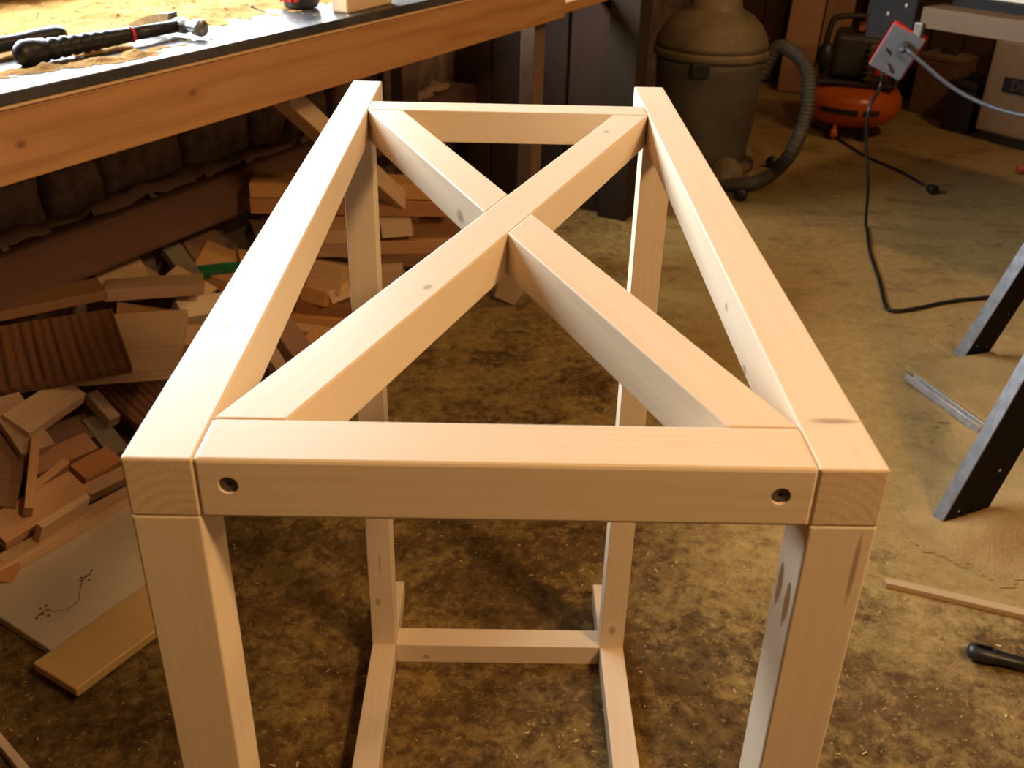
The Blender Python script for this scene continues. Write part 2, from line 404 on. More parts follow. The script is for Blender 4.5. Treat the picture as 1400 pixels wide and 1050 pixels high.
rbox('end_rail', BS1-.04, BS1+.62, BV-.10, BV-.045, HB-.135, HB-.105, M['bench_beam'], bench, .003)
rbox('end_rail', BS1-.27, BS1-.23, .02, BV-.045, HB-.11, HB-.02, M['bench_dark'], bench, .003)
rbox('leg', BS1-.105, BS1-.04, BV-.09, BV-.042, 0, HB-.135, M['bench_dark'], bench, .003)
rbox('leg', BS0+.05, BS0+.14, BV-.09, BV-.042, 0, HB-.135, M['bench_dark'], bench, .003)
for s_ in (BS0+.05, BS1-.16): rbox('leg', s_, s_+.09, .135, .18, 0, HB-.018, M['bench_dark'], bench, .003)
# diagonal brace under the bench
_pb = rm(0, BV-.095, 0)
b0 = atplane(405, 118, _pb, V); b1 = atplane(640, 341, _pb, V)
dirb = (b1-b0).normalized(); b1 = b0 + dirb*((b0.z-.03)/-dirb.z)
off = Vector((-dirb.z*U.dot(dirb)/abs(U.dot(dirb)), 0, 0))
perp = V.cross(dirb).normalized()
if perp.z > 0: perp = -perp
beam('brace', b0+perp*.022-V*.03, b1+perp*.022-V*.03, .06, .042, PILE[0], bench, up=-perp, bev=.003)
# sawdust strewn over the bench top
def bench_dust(x, y):
    d = -y                                            # distance from the wall
    h = .008*fbm(x, y, 7, 1)+.004*fbm(x, y, 26, 5)
    return h + .010 - .11*max(0, d-.40-.04*fbm(x, 0, 5, 9)) - .5*max(0, d-.615)
o = from_bm('sawdust_on_bench', dust_bm(230, 90, bench_dust, (-1.1, 1.5, -.645, -.02)), M['dust_bench'], None, frame_mat(rm(0, 0, HB+.0005), U, -V, Z), True)
tag(o, 'golden sawdust and shavings strewn over the black bench top', 'sawdust', kind='stuff')
def ridge(x, y):
    d = -y; return .006+.007*fbm(x, y, 22, 2)-.32*abs(d-.595+.10*max(0, .45-x)-.03*fbm(x, 0, 6, 4))-.05*max(0, x-.30)-.05*max(0, -.2-x)
o = from_bm('sawdust_ridge', dust_bm(160, 40, ridge, (-.45, .5, -.645, -.48)), M['dust_bench'], None, frame_mat(rm(0, 0, HB+.0008), U, -V, Z), True)
tag(o, 'thin ridge of sawdust in front of the claw hammer', 'sawdust', kind='stuff')
random.seed(5)
bm = bmesh.new()
def chip(bm, p, n, sz):
    a = random.uniform(0, 6.28); t = Vector((math.cos(a), math.sin(a), random.uniform(-.25, .25))).normalized(); c = n.cross(t).normalized()
    l = sz*random.uniform(.6, 1.6); w = sz*random.uniform(.25, .6)
    q = [p-t*l-c*w, p+t*l-c*w, p+t*l+c*w+n*sz*.35, p-t*l+c*w+n*sz*.15]
    bm.faces.new([bm.verts.new(v_) for v_ in q])
for i in range(2600):
    s_ = random.uniform(-1.1, 1.5); d = min(.64, max(.04, random.gauss(.33, .17))); 
    h = max(0, bench_dust(s_, -d)); chip(bm, rm(s_, d, HB+h+.0012), Z, random.uniform(.0015, .0045))
o = from_bm('bench_shavings', bm, M['chip']); tag(o, 'pale curled wood shavings on the bench sawdust', 'shavings', kind='stuff')

# claw hammer lying on the bench, head towards the wall end
def lathe_along(name, prof, p0, axis, mat, parent, up=Z, sy=1.0, sz=1.0, seg=24):
    x = axis.normalized(); y = up.cross(x).normalized(); z = x.cross(y)
    bm = lathe_bm(prof, seg); 
    for v_ in bm.verts: v_.co = Vector((v_.co.z, v_.co.x*sy, v_.co.y*sz))
    return from_bm(name, bm, mat, parent, frame_mat(p0, x, y, z), True)
hp0 = atz(20, 76, HB+.019); hp1 = atz(240, 36, HB+.019)
ham = empty('claw_hammer', hp0-Z*.019); tag(ham, 'claw hammer with black rubber grip and red band on the bench', 'hammer')
hx = (hp1-hp0); HL = hx.length; hx.normalize(); hy = Z.cross(hx)
gl_ = HL*.68
prof = [(.004, 0), (.014, .004), (.0205, .014), (.0215, .03), (.019, .055)]
n_ = 7
for i in range(n_):
    t0 = .06+(gl_-.075)*i/n_; t1 = .06+(gl_-.075)*(i+.75)/n_
    prof += [(.0132, t0), (.0178-.0006*i, t0+.007), (.0172-.0007*i, t1)]
prof += [(.0135, gl_-.006), (.0125, gl_)]
lathe_along('grip', prof, hp0, hx, M['black_rubber'], ham, sy=.82, sz=1.0)
lathe_along('band', [(.0128, 0), (.0138, .001), (.0136, .006), (.0125, .007)], hp0+hx*gl_, hx, M['red'], ham, sy=.85)
lathe_along('shaft', [(.0115, 0), (.0112, HL*.32)], hp0+hx*(gl_+.007), hx, M['black_rubber'], ham, sy=.8)
hc = hp1+hx*.012                                         # head centre; the face points towards the camera side
hd = (atz(292, 36, HB+.018)-atz(246, 30, HB+.018)); hd.z = 0; hd.normalize()
head = lathe_along('head', [(.010, -.026), (.0135, -.022), (.014, .012), (.0105, .018), (.0095, .030), (.0145, .036), (.0155, .050), (.0140, .054), (.0139, .0541)], hc, hd, M['steel'], ham)
# two claws, curved back
for sgn in (-1, 1):
    pts = []
    up_ = Z; sd = hx
    bmc = bmesh.new(); rings = []
    for i in range(9):
        t = i/8; c_ = hc - hd*(.016+.10*t) + Z*(.010-.020*t*t) + sd*sgn*(.0045+.0045*t)
        w = .0062*(1-.25*t); h = .010*(1-.80*t)+.001
        rings.append([bmc.verts.new(c_+sd*a_*w+Z*b_*h) for a_, b_ in ((-1, -1), (1, -1), (1, 1), (-1, 1))])
    for a_, c_ in zip(rings, rings[1:]):
        for i in range(4): bmc.faces.new((a_[i], a_[(i+1) % 4], c_[(i+1) % 4], c_[i]))
    bmc.faces.new(rings[0][::-1]); bmc.faces.new(rings[-1])
    bmesh.ops.translate(bmc, vec=-hc, verts=bmc.verts[:])
    from_bm('claw', bmc, M['steel'], ham, Matrix.Translation(hc))
# second black-handled tool beside it
q0 = atz(86, 46, HB+.021); q1 = atz(-60, 72, HB+.021)
tl = empty('pry_tool', q0-Z*.021); tag(tl, 'plain black tool handle behind the claw hammer on the bench', 'tool')
tx = (q1-q0).normalized()
lathe_along('handle', [(.004, -.004), (.010, -.002), (.0145, .006), (.0155, .018), (.015, .05), (.0125, .09), (.013, .18), (.015, .215)], q0, tx, M['black_rubber'], tl, sy=.9)
lathe_along('shaft', [(.009, 0), (.009, .16)], q0+tx*.21, tx, M['steel'], tl)
# red and black battery drill foot, screw and pine block at the far end of the bench
dp = atz(398, 14, HB)+U*.035
drill = empty('battery_pack', dp); tag(drill, 'red and black ribbed plastic tool base standing on the bench', 'tool')
def at_u(p): return frame_mat(p, U, -V, Z)
bm = lathe_bm([(.020, .001), (.034, .004), (.038, .012), (.043, .045), (.043, .085), (.036, .095)], 28)
from_bm('body', bm, plain('dark_plastic', (.03, .035, .04), .4), drill, Matrix.Translation(dp), True)
for k_ in range(4):
    a_ = math.radians(-150+k_*19); c_ = Vector((math.cos(a_), math.sin(a_), 0))
    from_bm('red_rib', box_bm(.010, .007, .07, .002), M['red'], drill, frame_mat(dp+c_*.0415+Z*.052, c_.cross(Z)*-1, c_, Z))
bm = lathe_bm([(.0445, .012), (.0455, .014), (.0455, .085), (.0445, .087)], 28, cap=False)
for v_ in list(bm.verts):
    if not (150 < (math.degrees(math.atan2(v_.co.y, v_.co.x)) % 360) < 212): bm.verts.remove(v_)
from_bm('red_shell', bm, M['red'], drill, Matrix.Translation(dp), True)
n0 = atz(344, 10, HB+.004); n1 = atz(372, 19, HB+.002); nx = n1-n0
nail = lathe_along('nail', [(.0042, 0), (.0042, .0012), (.0014, .0016), (.0014, nx.length), (.0003, nx.length+.003)], n0, nx, M['screw'], None)
tag(nail, 'small dark nail lying beside the red and black tool base', 'nail')
k0 = atz(447, 15, HB); k1 = atz(476, 19, HB); k2 = atz(527, 7, HB)
kx = (k2-k1).normalized(); ky = Z.cross(kx)
o = from_bm('pine_block', box_bm((k2-k1).length+.03, .042, .05, .004), PILE[4], None, frame_mat(k1+kx*((k2-k1).length+.03)/2+ky*.021+Z*.025, kx, ky, Z))
tag(o, 'pale pine block with rounded corner on the bench edge', 'wood block')

# ================================================================== THE TABLE FRAME (the subject)
w = .038; WF = .4098; LR = .7537; END = .9049; HT = .9112; hh = .0375; DR = .0426; DR2 = .0417; YL = .7762; HBR = .038
tf = empty('table_frame', (WF/2, .45, 0))
tag(tf, 'bare pine table frame with crossed braces on top and four legs', 'table frame')
P_L = (.83, .68, .49); P_D = (.68, .49, .29)
def fmat(name, pith, knots=(), ring=48., contrast=.36, light=P_L, dark=P_D, rm_=.45): return wood(name, light, dark, ring, pith, .44, knots, contrast, spec=.27, rings_mix=rm_)
def rail_knots(pts, org, axis='y'):
    return pts
# side rails: local X along +Y, local Y along -X, local Z up
def kn_top(px, py, cx, r):      # pixel of a knot on the top face of a side rail -> local coordinates
    p = atz(px, py, HT); return (p.y-END/2, -(p.x-cx), hh/2, r)
kl = [kn_top(308, 447, w/2, .0040), kn_top(447, 228, w/2, .0030), kn_top(475, 153, w/2, .0034)]
kr = [(*kn_top(1140, 576, WF-w/2, .0045), (1.4, .32, 1))]
for px_, py_ in ((993, 420), (1018, 505)):
    p = atx(px_, py_, WF-w); kr.append((p.y-END/2, w/2, p.z-(HT-hh/2), .0032))
beam('top_rail', (w/2, 0, HT-hh/2), (w/2, END, HT-hh/2), w, hh, fmat('pine_left_rail', (.01, .035), kl), tf)
beam('top_rail', (WF-w/2, 0, HT-hh/2), (WF-w/2, END, HT-hh/2), w, hh, fmat('pine_right_rail', (-.02, .04), kr), tf)
m_front = fmat('pine_front_rail', (.06, -.030), (), 45, .5)
fr = beam('front_rail', (w, DR/2, HT-.019), (WF-w, DR/2, HT-.019), DR, .038, m_front, tf, bev=.0022)
cutters = []; spos = []
for px_, py_ in ((312, 664), (1068, 679)):
    p = aty(px_, py_, 0); spos.append(p)
    bm = lathe_bm([(.0056, 0.001), (.0052, -.002), (.0047, -.012)], 20)
    c = from_bm('cutter', bm, None, None, frame_mat(p, Vector((1, 0, 0)), Vector((0, 0, 1)), Vector((0, -1, 0)))); cutters.append(c)
cut(fr, cutters)
for p in spos:
    bm = lathe_bm([(.0015, -.008), (.0045, 0), (.0045, .0008), (.0016, .0004), (.0014, -.0012), (.0001, -.0013)], 16, cap=False)
    from_bm('screw', bm, M['screw'], fr, frame_mat(p+Vector((0, .0022, 0)), Vector((1, 0, 0)), Vector((0, 0, 1)), Vector((0, -1, 0))))
beam('rear_rail', (w, LR+DR2/2, HT-.019), (WF-w, LR+DR2/2, HT-.019), DR2, .038, fmat('pine_rear_rail', (.04, .05)), tf)
# legs: local X up, local Y to the left... the up vector is -Y so local Z faces the viewer
def leg(name, x, y, mat): return beam('leg', (x+w/2, y+w/2, HBR), (x+w/2, y+w/2, HT-hh), w, w, mat, tf, up=Vector((0, -1, 0)))
zc = (HBR+HT-hh)/2
leg('fl', 0, 0, fmat('pine_front_left_leg', (.05, .012), (), 55, .36))
p = aty(1167, 778, 0); kC = (p.z-zc, -(p.x-(WF-w/2)), w/2, .0017, (.07, 1, .6))
rl = leg('fr', WF-w, 0, fmat('pine_front_right_leg', (-.03, .05), [kC], 45, .36))
p = aty(517, 823, YL); kA = (p.z-zc, -(p.x-w/2), w/2, .0045)
leg('rl', 0, YL, fmat('pine_rear_left_leg', (.02, .04), [kA, (kA[0]+.075, 0, w/2, .0014, (.06, 1, .6))]))
p = aty(837, 862, YL); kB = (p.z-zc, -(p.x-(WF-w/2)), w/2, .0055)
leg('rr', WF-w, YL, fmat('pine_rear_right_leg', (.02, -.04), [kB]))
# pocket holes in the inner face of the front right leg
cutters = []
for px_, py_ in ((1064, 808), (1073, 836)):
    p = atx(px_, py_, WF-w)
    ax = Vector((math.sin(math.radians(15)), 0, math.cos(math.radians(15))))
    bm = lathe_bm([(.0047, -.05), (.0047, .05)], 20)
    cutters.append(from_bm('cutter', bm, None, None, frame_mat(p+Vector((-.001, 0, 0)), ax.orthogonal().normalized(), ax.cross(ax.orthogonal().normalized()), ax)))
    # stop the drill where the pocket ends so that the channel stays inside the leg
    for v_ in cutters[-1].data.vertices:
        if v_.co.z > 0: v_.co.z = .022
        else: v_.co.z = -.03
cut(rl, cutters)
# floor rails and the cross rail between the rear legs
beam('bottom_rail', (w/2, .0, HBR/2), (w/2, END+.028, HBR/2), w, HBR, fmat('pine_left_floor_rail', (.03, .03)), tf)
beam('bottom_rail', (WF-w/2, .0, HBR/2), (WF-w/2, END+.028, HBR/2), w, HBR, fmat('pine_right_floor_rail', (-.03, .045)), tf)
p = aty(583, 898, YL)
beam('cross_rail', (w, YL+.02, HBR/2), (WF-w, YL+.02, HBR/2), .04, HBR, fmat('pine_cross_rail', (.05, .02), [(p.x-WF/2, -.02, p.z-HBR/2, .004)]), tf)
# crossed braces, tops flush with the rails; one runs through, the other is cut in two
def brace(poly, a, b_, mat):
    a = Vector((*a, 0)); b_ = Vector((*b_, 0)); x = (b_-a).normalized(); y = Z.cross(x); c = (a+b_)/2; c.z = HT-.019
    lp = [((Vector((*q, 0))-Vector((c.x, c.y, 0))).dot(x), (Vector((*q, 0))-Vector((c.x, c.y, 0))).dot(y)) for q in poly]
    return from_bm('brace', prism_bm(lp, -.019, .0188, .0012), mat, tf, frame_mat(c, x, y, Z))
y0, y1 = DR+.0003, LR-.0003; xa, xb = w+.0003, WF-w-.0003; k_ = .0413
A0, A1, B1, B0 = (xa, y0), (xa+k_, y0), (xb, y1), (xb-k_, y1)
p = atz(585, 392, HT); ctr = ((A0[0]+B1[0])/2, (A0[1]+B1[1])/2)
dv = (Vector(B1)-Vector(A1)).normalized()
def loc2(px, py, org, d_): 
    q = atz(px, py, HT); r_ = Vector((q.x-org[0], q.y-org[1])); return (r_.dot(d_), r_.dot(Vector((-d_.y, d_.x))), .019)
ca = ((A0[0]+A1[0]+B0[0]+B1[0])/4, (A0[1]+B1[1])/2)
kk = [(*loc2(585, 392, ca, dv), .0032), (*loc2(829, 180, ca, dv), .0034)]
brace([A0, A1, B1, B0], ((A0[0]+A1[0])/2, y0), ((B0[0]+B1[0])/2, y1), fmat('pine_long_brace', (.03, .04), kk, 45))
# second diagonal: from the rear left to the front right corner
C0, C1, D1, D0 = (xb-k_, y0), (xb, y0), (xa+k_, y1), (xa, y1)
def isect(p, q, r_, s_):
    p, q, r_, s_ = map(Vector, (p, q, r_, s_)); d1 = q-p; d2 = s_-r_
    t = ((r_-p).x*d2.y-(r_-p).y*d2.x)/(d1.x*d2.y-d1.y*d2.x); return tuple(p+d1*t)
eps = .0004
I1 = isect(C0, D0, A1, B1); I2 = isect(C1, D1, A1, B1)        # near side meets the right edge of the long brace
J1 = isect(C0, D0, A0, B0); J2 = isect(C1, D1, A0, B0)
brace([C0, C1, I2, I1], ((C0[0]+C1[0])/2, y0), ((I1[0]+I2[0])/2, (I1[1]+I2[1])/2), fmat('pine_near_brace', (-.02, .03), (), 42, .45))
q = (J1[0]+J2[0])/2, (J1[1]+J2[1])/2
p = aty(636, 300, .36)
brace([J1, J2, D1, D0], q, ((D0[0]+D1[0])/2, y1), fmat('pine_far_brace', (.03, .035), [(-.135, .019, -.006, .006)], 60))

# ================================================================== PILE OF OFFCUTS UNDER THE BENCH
PN = (V*.52+Z); PO = W0+Z*.30
def PP(x, y, dz=0.0): return atplane(x, y, PO+Z*dz, PN)
seen_labels = {}
def slab(c0, c1, c2, th, mat, label, group=None, name='wood_offcut', cat='wood offcut', flat=False, bev=.0012):
    """board from three corners of its visible face: c0-c1 along its length, c2 across; each corner (px, py, lift over the slope of the pile) or a point"""
    P = [c if isinstance(c, Vector) else PP(*c) for c in (c0, c1, c2)]
    a = P[1]-P[0]; L = a.length; x = a.normalized(); b_ = P[2]-P[0]; b_ = b_-x*b_.dot(x); Wd = b_.length; y = b_.normalized()
    n = x.cross(y)
    if n.dot(CAM-P[0]) < 0: n = -n; 
    y2 = n.cross(x)
    c = P[0]+a/2+b_/2-n*th/2
    o = from_bm(name, box_bm(L, Wd, th, min(bev, th*.2)), mat, None, frame_mat(c, x, y2, n))
    low = min((o.matrix_world @ Vector(q)).z for q in o.bound_box)
    if low < .001: o.location.z += .001-low
    tag(o, label, cat, group); return o
pine, fir, red_, brn, pale, gry = PILE
def zc_(x, y, z): return atz(x, y, z)
# --- left, in front of the sill
slab(zc_(-70, 440, .30), zc_(146, 397, .30), zc_(-70, 418, .30), .022, brn, 'long brown board with pale front edge resting across the walnut board')
slab(zc_(-60, 455, .272), zc_(-45, 541, .226), zc_(150, 413, .272), .02, M['walnut'], 'dark striped walnut board propped against the pile of offcuts')
slab((118, 352, -.02), (190, 349, -.02), (118, 395, -.02), .02, pine, 'pale offcut end standing upright behind the long brown board')
slab((144, 327, -.03), (222, 378, -.03), (128, 337, -.03), .03, fir, 'short pale wedge of wood behind the upright offcut end')
slab(zc_(140, 397, .245), zc_(276, 388, .245), zc_(140, 382, .245), .03, fir, 'square stick of wood crossing behind the walnut board')
slab((160, 412, -.01), (240, 424, -.01), (160, 432, -.015), .03, brn, 'dark purple brown stick below the square stick')
slab((239, 409, .01), (310, 398, .01), (243, 436, .0), .05, pale, 'pale block with sawn end beside the left rail of the frame')
slab(zc_(28, 519, .2), zc_(242, 503, .2), zc_(110, 432, .2), .026, pine, 'wide pale board lying on the pile with its long edge to the front')
slab((160, 446, .005), (300, 442, .0), (160, 475, .0), .03, fir, 'flat fir board behind the wide pale board')
slab((180, 279, -.02), (252, 381, -.02), (203, 271, -.02), .022, gry, 'narrow grey stick leaning up against the sill timber')
grb = slab((221, 287, -.035), (270, 362, -.035), (264, 269, -.035), .022, brn, 'brown board with green painted end leaning on the sill')
gt = slab((270, 363, -.018), (277, 374, -.018), (312, 335, -.018), .024, plain('green_paint', (.02, .16, .06), .5), None, None, 'green_end', None)
_mw = gt.matrix_world.copy(); gt.parent = grb; gt.matrix_local = grb.matrix_basis.inverted() @ gt.matrix_basis
slab((263, 366, -.03), (326, 391, -.03), (302, 335, -.03), .04, fir, 'short fir block under the green painted board end')
slab((226, 376, .0), (282, 408, .0), (246, 364, .0), .03, pine, 'short pale offcut at the foot of the grey stick')
# --- lower left
slab((-10, 588, .045), (43, 596, .045), (-10, 690, .03), .06, brn, 'dark brown board end standing on edge in the heap')
slab((43, 594, .085), (33, 694, .07), (56, 594, .085), .03, fir, 'narrow pale edge strip beside the dark board end')
slab((40, 592, .085), (118, 538, .07), (4, 566, .085), .03, pine, 'tan board sloping up behind the dark board end')
slab((-20, 548, .08), (26, 535, .075), (-25, 640, .07), .016, fir, 'orange strip of wood poking out below the walnut board')
slab((118, 538, .01), (150, 574, .01), (130, 528, .01), .03, pine, 'small square stick end below the wide pale board')
slab((130, 530, -.04), (215, 612, -.04), (210, 520, -.05), .025, M['walnut'], 'dark walnut strip in the shadow behind the frame corner')
slab((112, 575, -.03), (150, 625, -.03), (140, 566, -.03), .05, gry, 'greenish grey wood block deep in the heap')
slab((55, 625, -.02), (142, 590, -.03), (45, 590, -.03), .03, brn, 'dark reddish stick deep inside the heap')
slab((52, 648, .0), (135, 612, .0), (46, 620, .0), .035, red_, 'long red brown stick below the dark reddish stick')
slab((118, 655, .015), (168, 628, .01), (102, 632, .01), .04, red_, 'red brown block close to the corner of the frame')
slab((125, 676, .0), (190, 644, .0), (118, 660, .0), .03, fir, 'fir stick under the red brown block')
slab(zc_(-8, 781, .04), zc_(198, 668, .04), zc_(-14, 764, .04), .036, pine, 'tan stick along the back of the large panel')
slab((8, 742, .02), (124, 672, .035), (-5, 700, .02), .04, fir, 'tan block with a nail hole behind the small upright block')
slab((48, 671, .03), (96, 632, .03), (44, 660, .03), .03, fir, 'narrow offcut on top of the tan block')
slab((58, 722, .075), (124, 680, .075), (52, 714, .075), .05, pine, 'small upright block with pale top against the large panel')
slab((-20, 690, .01), (40, 730, .01), (-20, 730, .0), .02, brn, 'dark offcut in the gap above the large panel')
slab((-10, 770, .0), (30, 778, .0), (-10, 800, .0), .02, red_, 'reddish offcut half hidden behind the large panel')
# --- far side, seen through the frame
slab(aty(340, 250, 2.03), aty(612, 254, 2.05), aty(340, 270, 2.03), .09, fir, 'upper of two long stacked studs under the bench')
slab(aty(341, 271, 2.03), aty(616, 276, 2.05), aty(341, 292, 2.03), .09, red_, 'lower of two long stacked studs under the bench')
def wall_face(x0, y0_, x1, y1_, x2, y2_, Y, th, mat, label): return slab(aty(x0, y0_, Y), aty(x1, y1_, Y), aty(x2, y2_, Y), th, mat, label)
wall_face(518, 294, 560, 291, 520, 326, 2.06, .16, pale, 'pale square block end below the stacked studs')
wall_face(560, 297, 640, 305, 561, 326, 2.10, .10, brn, 'brown board lying below the stacked studs')
wall_face(505, 330, 640, 328, 505, 348, 2.08, .12, fir, 'fir board crossing under the brown board')
wall_face(505, 352, 620, 350, 506, 366, 2.06, .12, brn, 'dark stick under the fir board behind the rear leg')
wall_face(516, 369, 548, 367, 518, 400, 2.02, .14, pine, 'end of a pine stud beside the rear left leg')
wall_face(548, 370, 640, 368, 548, 390, 2.10, .09, red_, 'red stick under the fir board behind the rear leg')
wall_face(438, 295, 512, 294, 438, 313, 2.05, .16, fir, 'topmost short stud end in the stack left of the rear leg')
wall_face(432, 315, 512, 314, 432, 333, 2.04, .16, pine, 'second short stud end in the stack left of the rear leg')
wall_face(428, 335, 512, 334, 428, 352, 2.03, .16, fir, 'third short stud end in the stack left of the rear leg')
slab(aty(424, 354, 2.02), aty(470, 366, 1.99), aty(418, 392, 2.0), .16, pine, 'wide pine block in the middle of the stack behind the frame')
slab(aty(412, 390, 1.99), aty(446, 400, 1.96), aty(410, 410, 1.98), .14, fir, 'chunky fir block below the wide pine block')
slab(aty(448, 400, 1.97), aty(478, 388, 1.99), aty(450, 418, 1.97), .12, pale, 'pale split block end near the foot of the stack')
wall_face(404, 412, 478, 420, 402, 428, 1.97, .12, brn, 'dark stick low in the stack behind the frame')
wall_face(398, 430, 474, 438, 396, 446, 1.96, .12, fir, 'lowest fir stick in the stack behind the frame')
slab((398, 432, .03), (440, 490, .03), (376, 452, .03), .03, red_, 'reddish board with knots sloping down to the floor')
slab((374, 468, .02), (402, 512, .02), (362, 480, .02), .03, pine, 'pale board beside the reddish sloping board')
slab((430, 446, .02), (456, 462, .02), (424, 470, .02), .04, fir, 'short fir end at the foot of the stack')
slab((340, 300, -.02), (420, 305, -.02), (336, 340, -.02), .05, brn, 'dark brown board in the shadow under the stacked studs')
slab((325, 340, -.01), (400, 350, -.01), (315, 385, -.01), .05, fir, 'fir board hidden between the green block and the stack')
slab((560, 360, -.01), (640, 340, -.01), (566, 392, -.02), .04, red_, 'red board end lying behind the crossing braces')
# block on the floor by the end of the pile
p0, p1, p2 = atz(668, 397, .055), atz(688, 376, .055), atz(700, 418, .03)
slab(atz(686, 392, .06), atz(700, 374, .07), atz(711, 408, .04), .10, pale, 'pale cut block on the floor at the end of the pile')
# hidden bulk of the pile: more offcuts filling the space beneath
random.seed(11)
grp = 'offcuts buried in the pile under the bench'
def bvh(o):
    mw = o.matrix_basis; return BVHTree.FromPolygons([mw @ v_.co for v_ in o.data.vertices], [tuple(f_.vertices) for f_ in o.data.polygons])
def box_pts(o):
    mw = o.matrix_basis; return [mw @ Vector(k_) for k_ in o.bound_box]
solid = [bvh(o) for o in COL.objects if o.name.startswith('wood_offcut')]
kept = 0
for i in range(420):
    if kept >= 44: break
    s_ = random.uniform(-.35, 1.75); q = random.uniform(.06, .50)
    zt = max(.02, .30-.52*q-.075-random.uniform(0, .05))
    if zt < .03: continue
    a_ = random.uniform(0, math.pi); L = random.uniform(.16, .34)
    x = (U*math.cos(a_)-V*math.sin(a_)); x = (x + Z*random.uniform(-.12, .12)).normalized(); y = Z.cross(x).normalized(); n = x.cross(y)
    # keep clear of the wall and bench legs
    h_ = abs(x.dot(V))*L/2
    q = max(q, h_+.16) if zt > .25 else max(q, h_+.03)
    wd_, th_ = random.choice(((.09, .038), (.07, .02), (.045, .04), (.12, .02)))
    c = rm(s_, q, zt-th_/2)
    o = from_bm('wood_offcut', box_bm(L, wd_, th_, .0012), random.choice((fir, red_, brn, pine)), None, frame_mat(c, x, y, n))
    low = min((o.matrix_basis @ Vector(k_)).z for k_ in o.bound_box)
    if low < .001: o.location.z += .001-low
    t_ = bvh(o)
    if any(t_.overlap(s2) for s2 in solid) or min((q_-W0).dot(V) for q_ in box_pts(o)) < .14:
        bpy.data.objects.remove(o); continue
    solid.append(t_); kept += 1
    tag(o, 'rough wood offcut half buried in the dark heap under the bench', 'wood offcut', grp)

# large pale panel and pine board on the floor at the lower left
e0, e1 = atz(-40, 818, .02), atz(186, 685, .02)
ed = (e1-e0).normalized(); en = Z.cross(ed).normalized()
if en.dot(atz(0, 945, .02)-e0) < 0: en = -en
m = wood('pale_panel', (.66, .56, .40), (.56, .45, .29), 18, (.2, .05), .6, [], .5)
o = slab(e0, e1, e0+en*.235, .018, m, 'wide pale panel with a curved brown scar lying on the floor', None, 'plywood_offcut', 'board', bev=.003)
# the scar: two burnt tool marks joined by a curved scratch
scar = plain('brown_scar', (.16, .09, .045), .8)
top = o.matrix_world.to_translation().z+.0093
sc_pts = [atz(x_, y_, top) for x_, y_ in ((52, 842), (64, 834), (74, 836), (92, 832), (106, 822), (110, 804), (114, 792), (124, 784))]
bm = tube_bm(catmull(sc_pts, 8), lambda t: .0008+.0012*(abs(t-.5)*2)**3, 6)
for v_ in bm.verts: v_.co.z = top+(v_.co.z-top)*.15
bmesh.ops.translate(bm, vec=-sc_pts[0], verts=bm.verts[:])
from_bm('scar', bm, scar, o, Matrix.Translation(sc_pts[0]))
for j, (x_, y_) in enumerate(((55, 832), (63, 828), (58, 840), (66, 842), (50, 845), (112, 790), (118, 788), (125, 780), (122, 793), (110, 794))):
    c_ = atz(x_, y_, top); bm = lathe_bm([(.0028, 0), (.0026, .0003)], 9)
    from_bm('scar', bm, scar, o, frame_mat(c_, ed, Z.cross(ed), Z))
f0, f1, f2 = atz(44, 906, .038), atz(228, 778, .038), atz(103, 943, .038)
slab(f0, f1, f2, .018, wood('yellow_pine_board', (.68, .46, .19), (.50, .30, .10), 40, (.06, .03), .5, [], .8), 'yellow pine board lying on the edge of the pale panel', None, 'wood_board', 'board', bev=.003)
g0, g1 = atz(-30, 965, .02), atz(62, 1075, .02)
gd = (g1-g0).normalized(); gn = Z.cross(gd)
slab(g0, g1, g0-gn*.012, .02, pale, 'narrow pale strip on the floor in front of the pine board', None, 'wood_strip', 'strip')

# ================================================================== RIGHT AND BACK OF THE SHOP
def spin(p, dx=None):
    x = (dx or Vector((1, 0, 0))).normalized(); return frame_mat(Vector(p), x, Z.cross(x), Z)
# --- shop vacuum
VC = Vector((.985, 3.50, 0))
vac = empty('shop_vacuum', VC); tag(vac, 'big dusty grey shop vacuum with domed lid and ribbed hose', 'vacuum')
m_tank = plain('dusty_grey_tank', (.075, .065, .05), .55, var=.3, scale=6, dust=.55, dustcol=(.17, .12, .065))
m_lid = plain('dusty_lid', (.10, .08, .055), .6, var=.3, scale=8, dust=.9, dustcol=(.30, .205, .095))
toc = (CAM-VC); toc.z = 0; toc.normalize(); Mv = frame_mat(VC, Z.cross(toc)*-1, -toc, Z)   # local -Y... faces the camera
Mv = frame_mat(VC, Z.cross(toc), -toc*1.0, Z) if Z.cross(toc).cross(-toc).z > 0 else frame_mat(VC, -Z.cross(toc), -toc, Z)
from_bm('tank', lathe_bm([(.165, .07), (.178, .08), (.182, .14), (.184, .15), (.184, .165), (.188, .18), (.205, .44), (.208, .475)], 48), m_tank, vac, Mv, True)
from_bm('rim', lathe_bm([(.207, .472), (.217, .473), (.219, .476), (.219, .496), (.217, .499), (.212, .504)], 48), m_lid, vac, Mv, True)
from_bm('lid', lathe_bm([(.214, .503), (.211, .522), (.200, .55), (.178, .585), (.145, .615), (.108, .635), (.098, .645), (.094, .67), (.06, .685), (.01, .69)], 48), m_lid, vac, Mv, True)
bm = box_bm(.16, .06, .035, .012); from_bm('handle', bm, m_tank, vac, Mv @ Matrix.Translation((-.02, 0, .69)))
la = Mv @ Matrix.Translation((-.03, -.219, .47))
lt = from_bm('latch', box_bm(.066, .016, .05, .004), plain('black_latch', (.012, .012, .012), .4), vac, la @ Matrix.Translation((0, 0, -.02)))
from_bm('latch_clip', box_bm(.05, .02, .036, .004), m_lid, lt, la @ Matrix.Translation((0, 0, .022)))
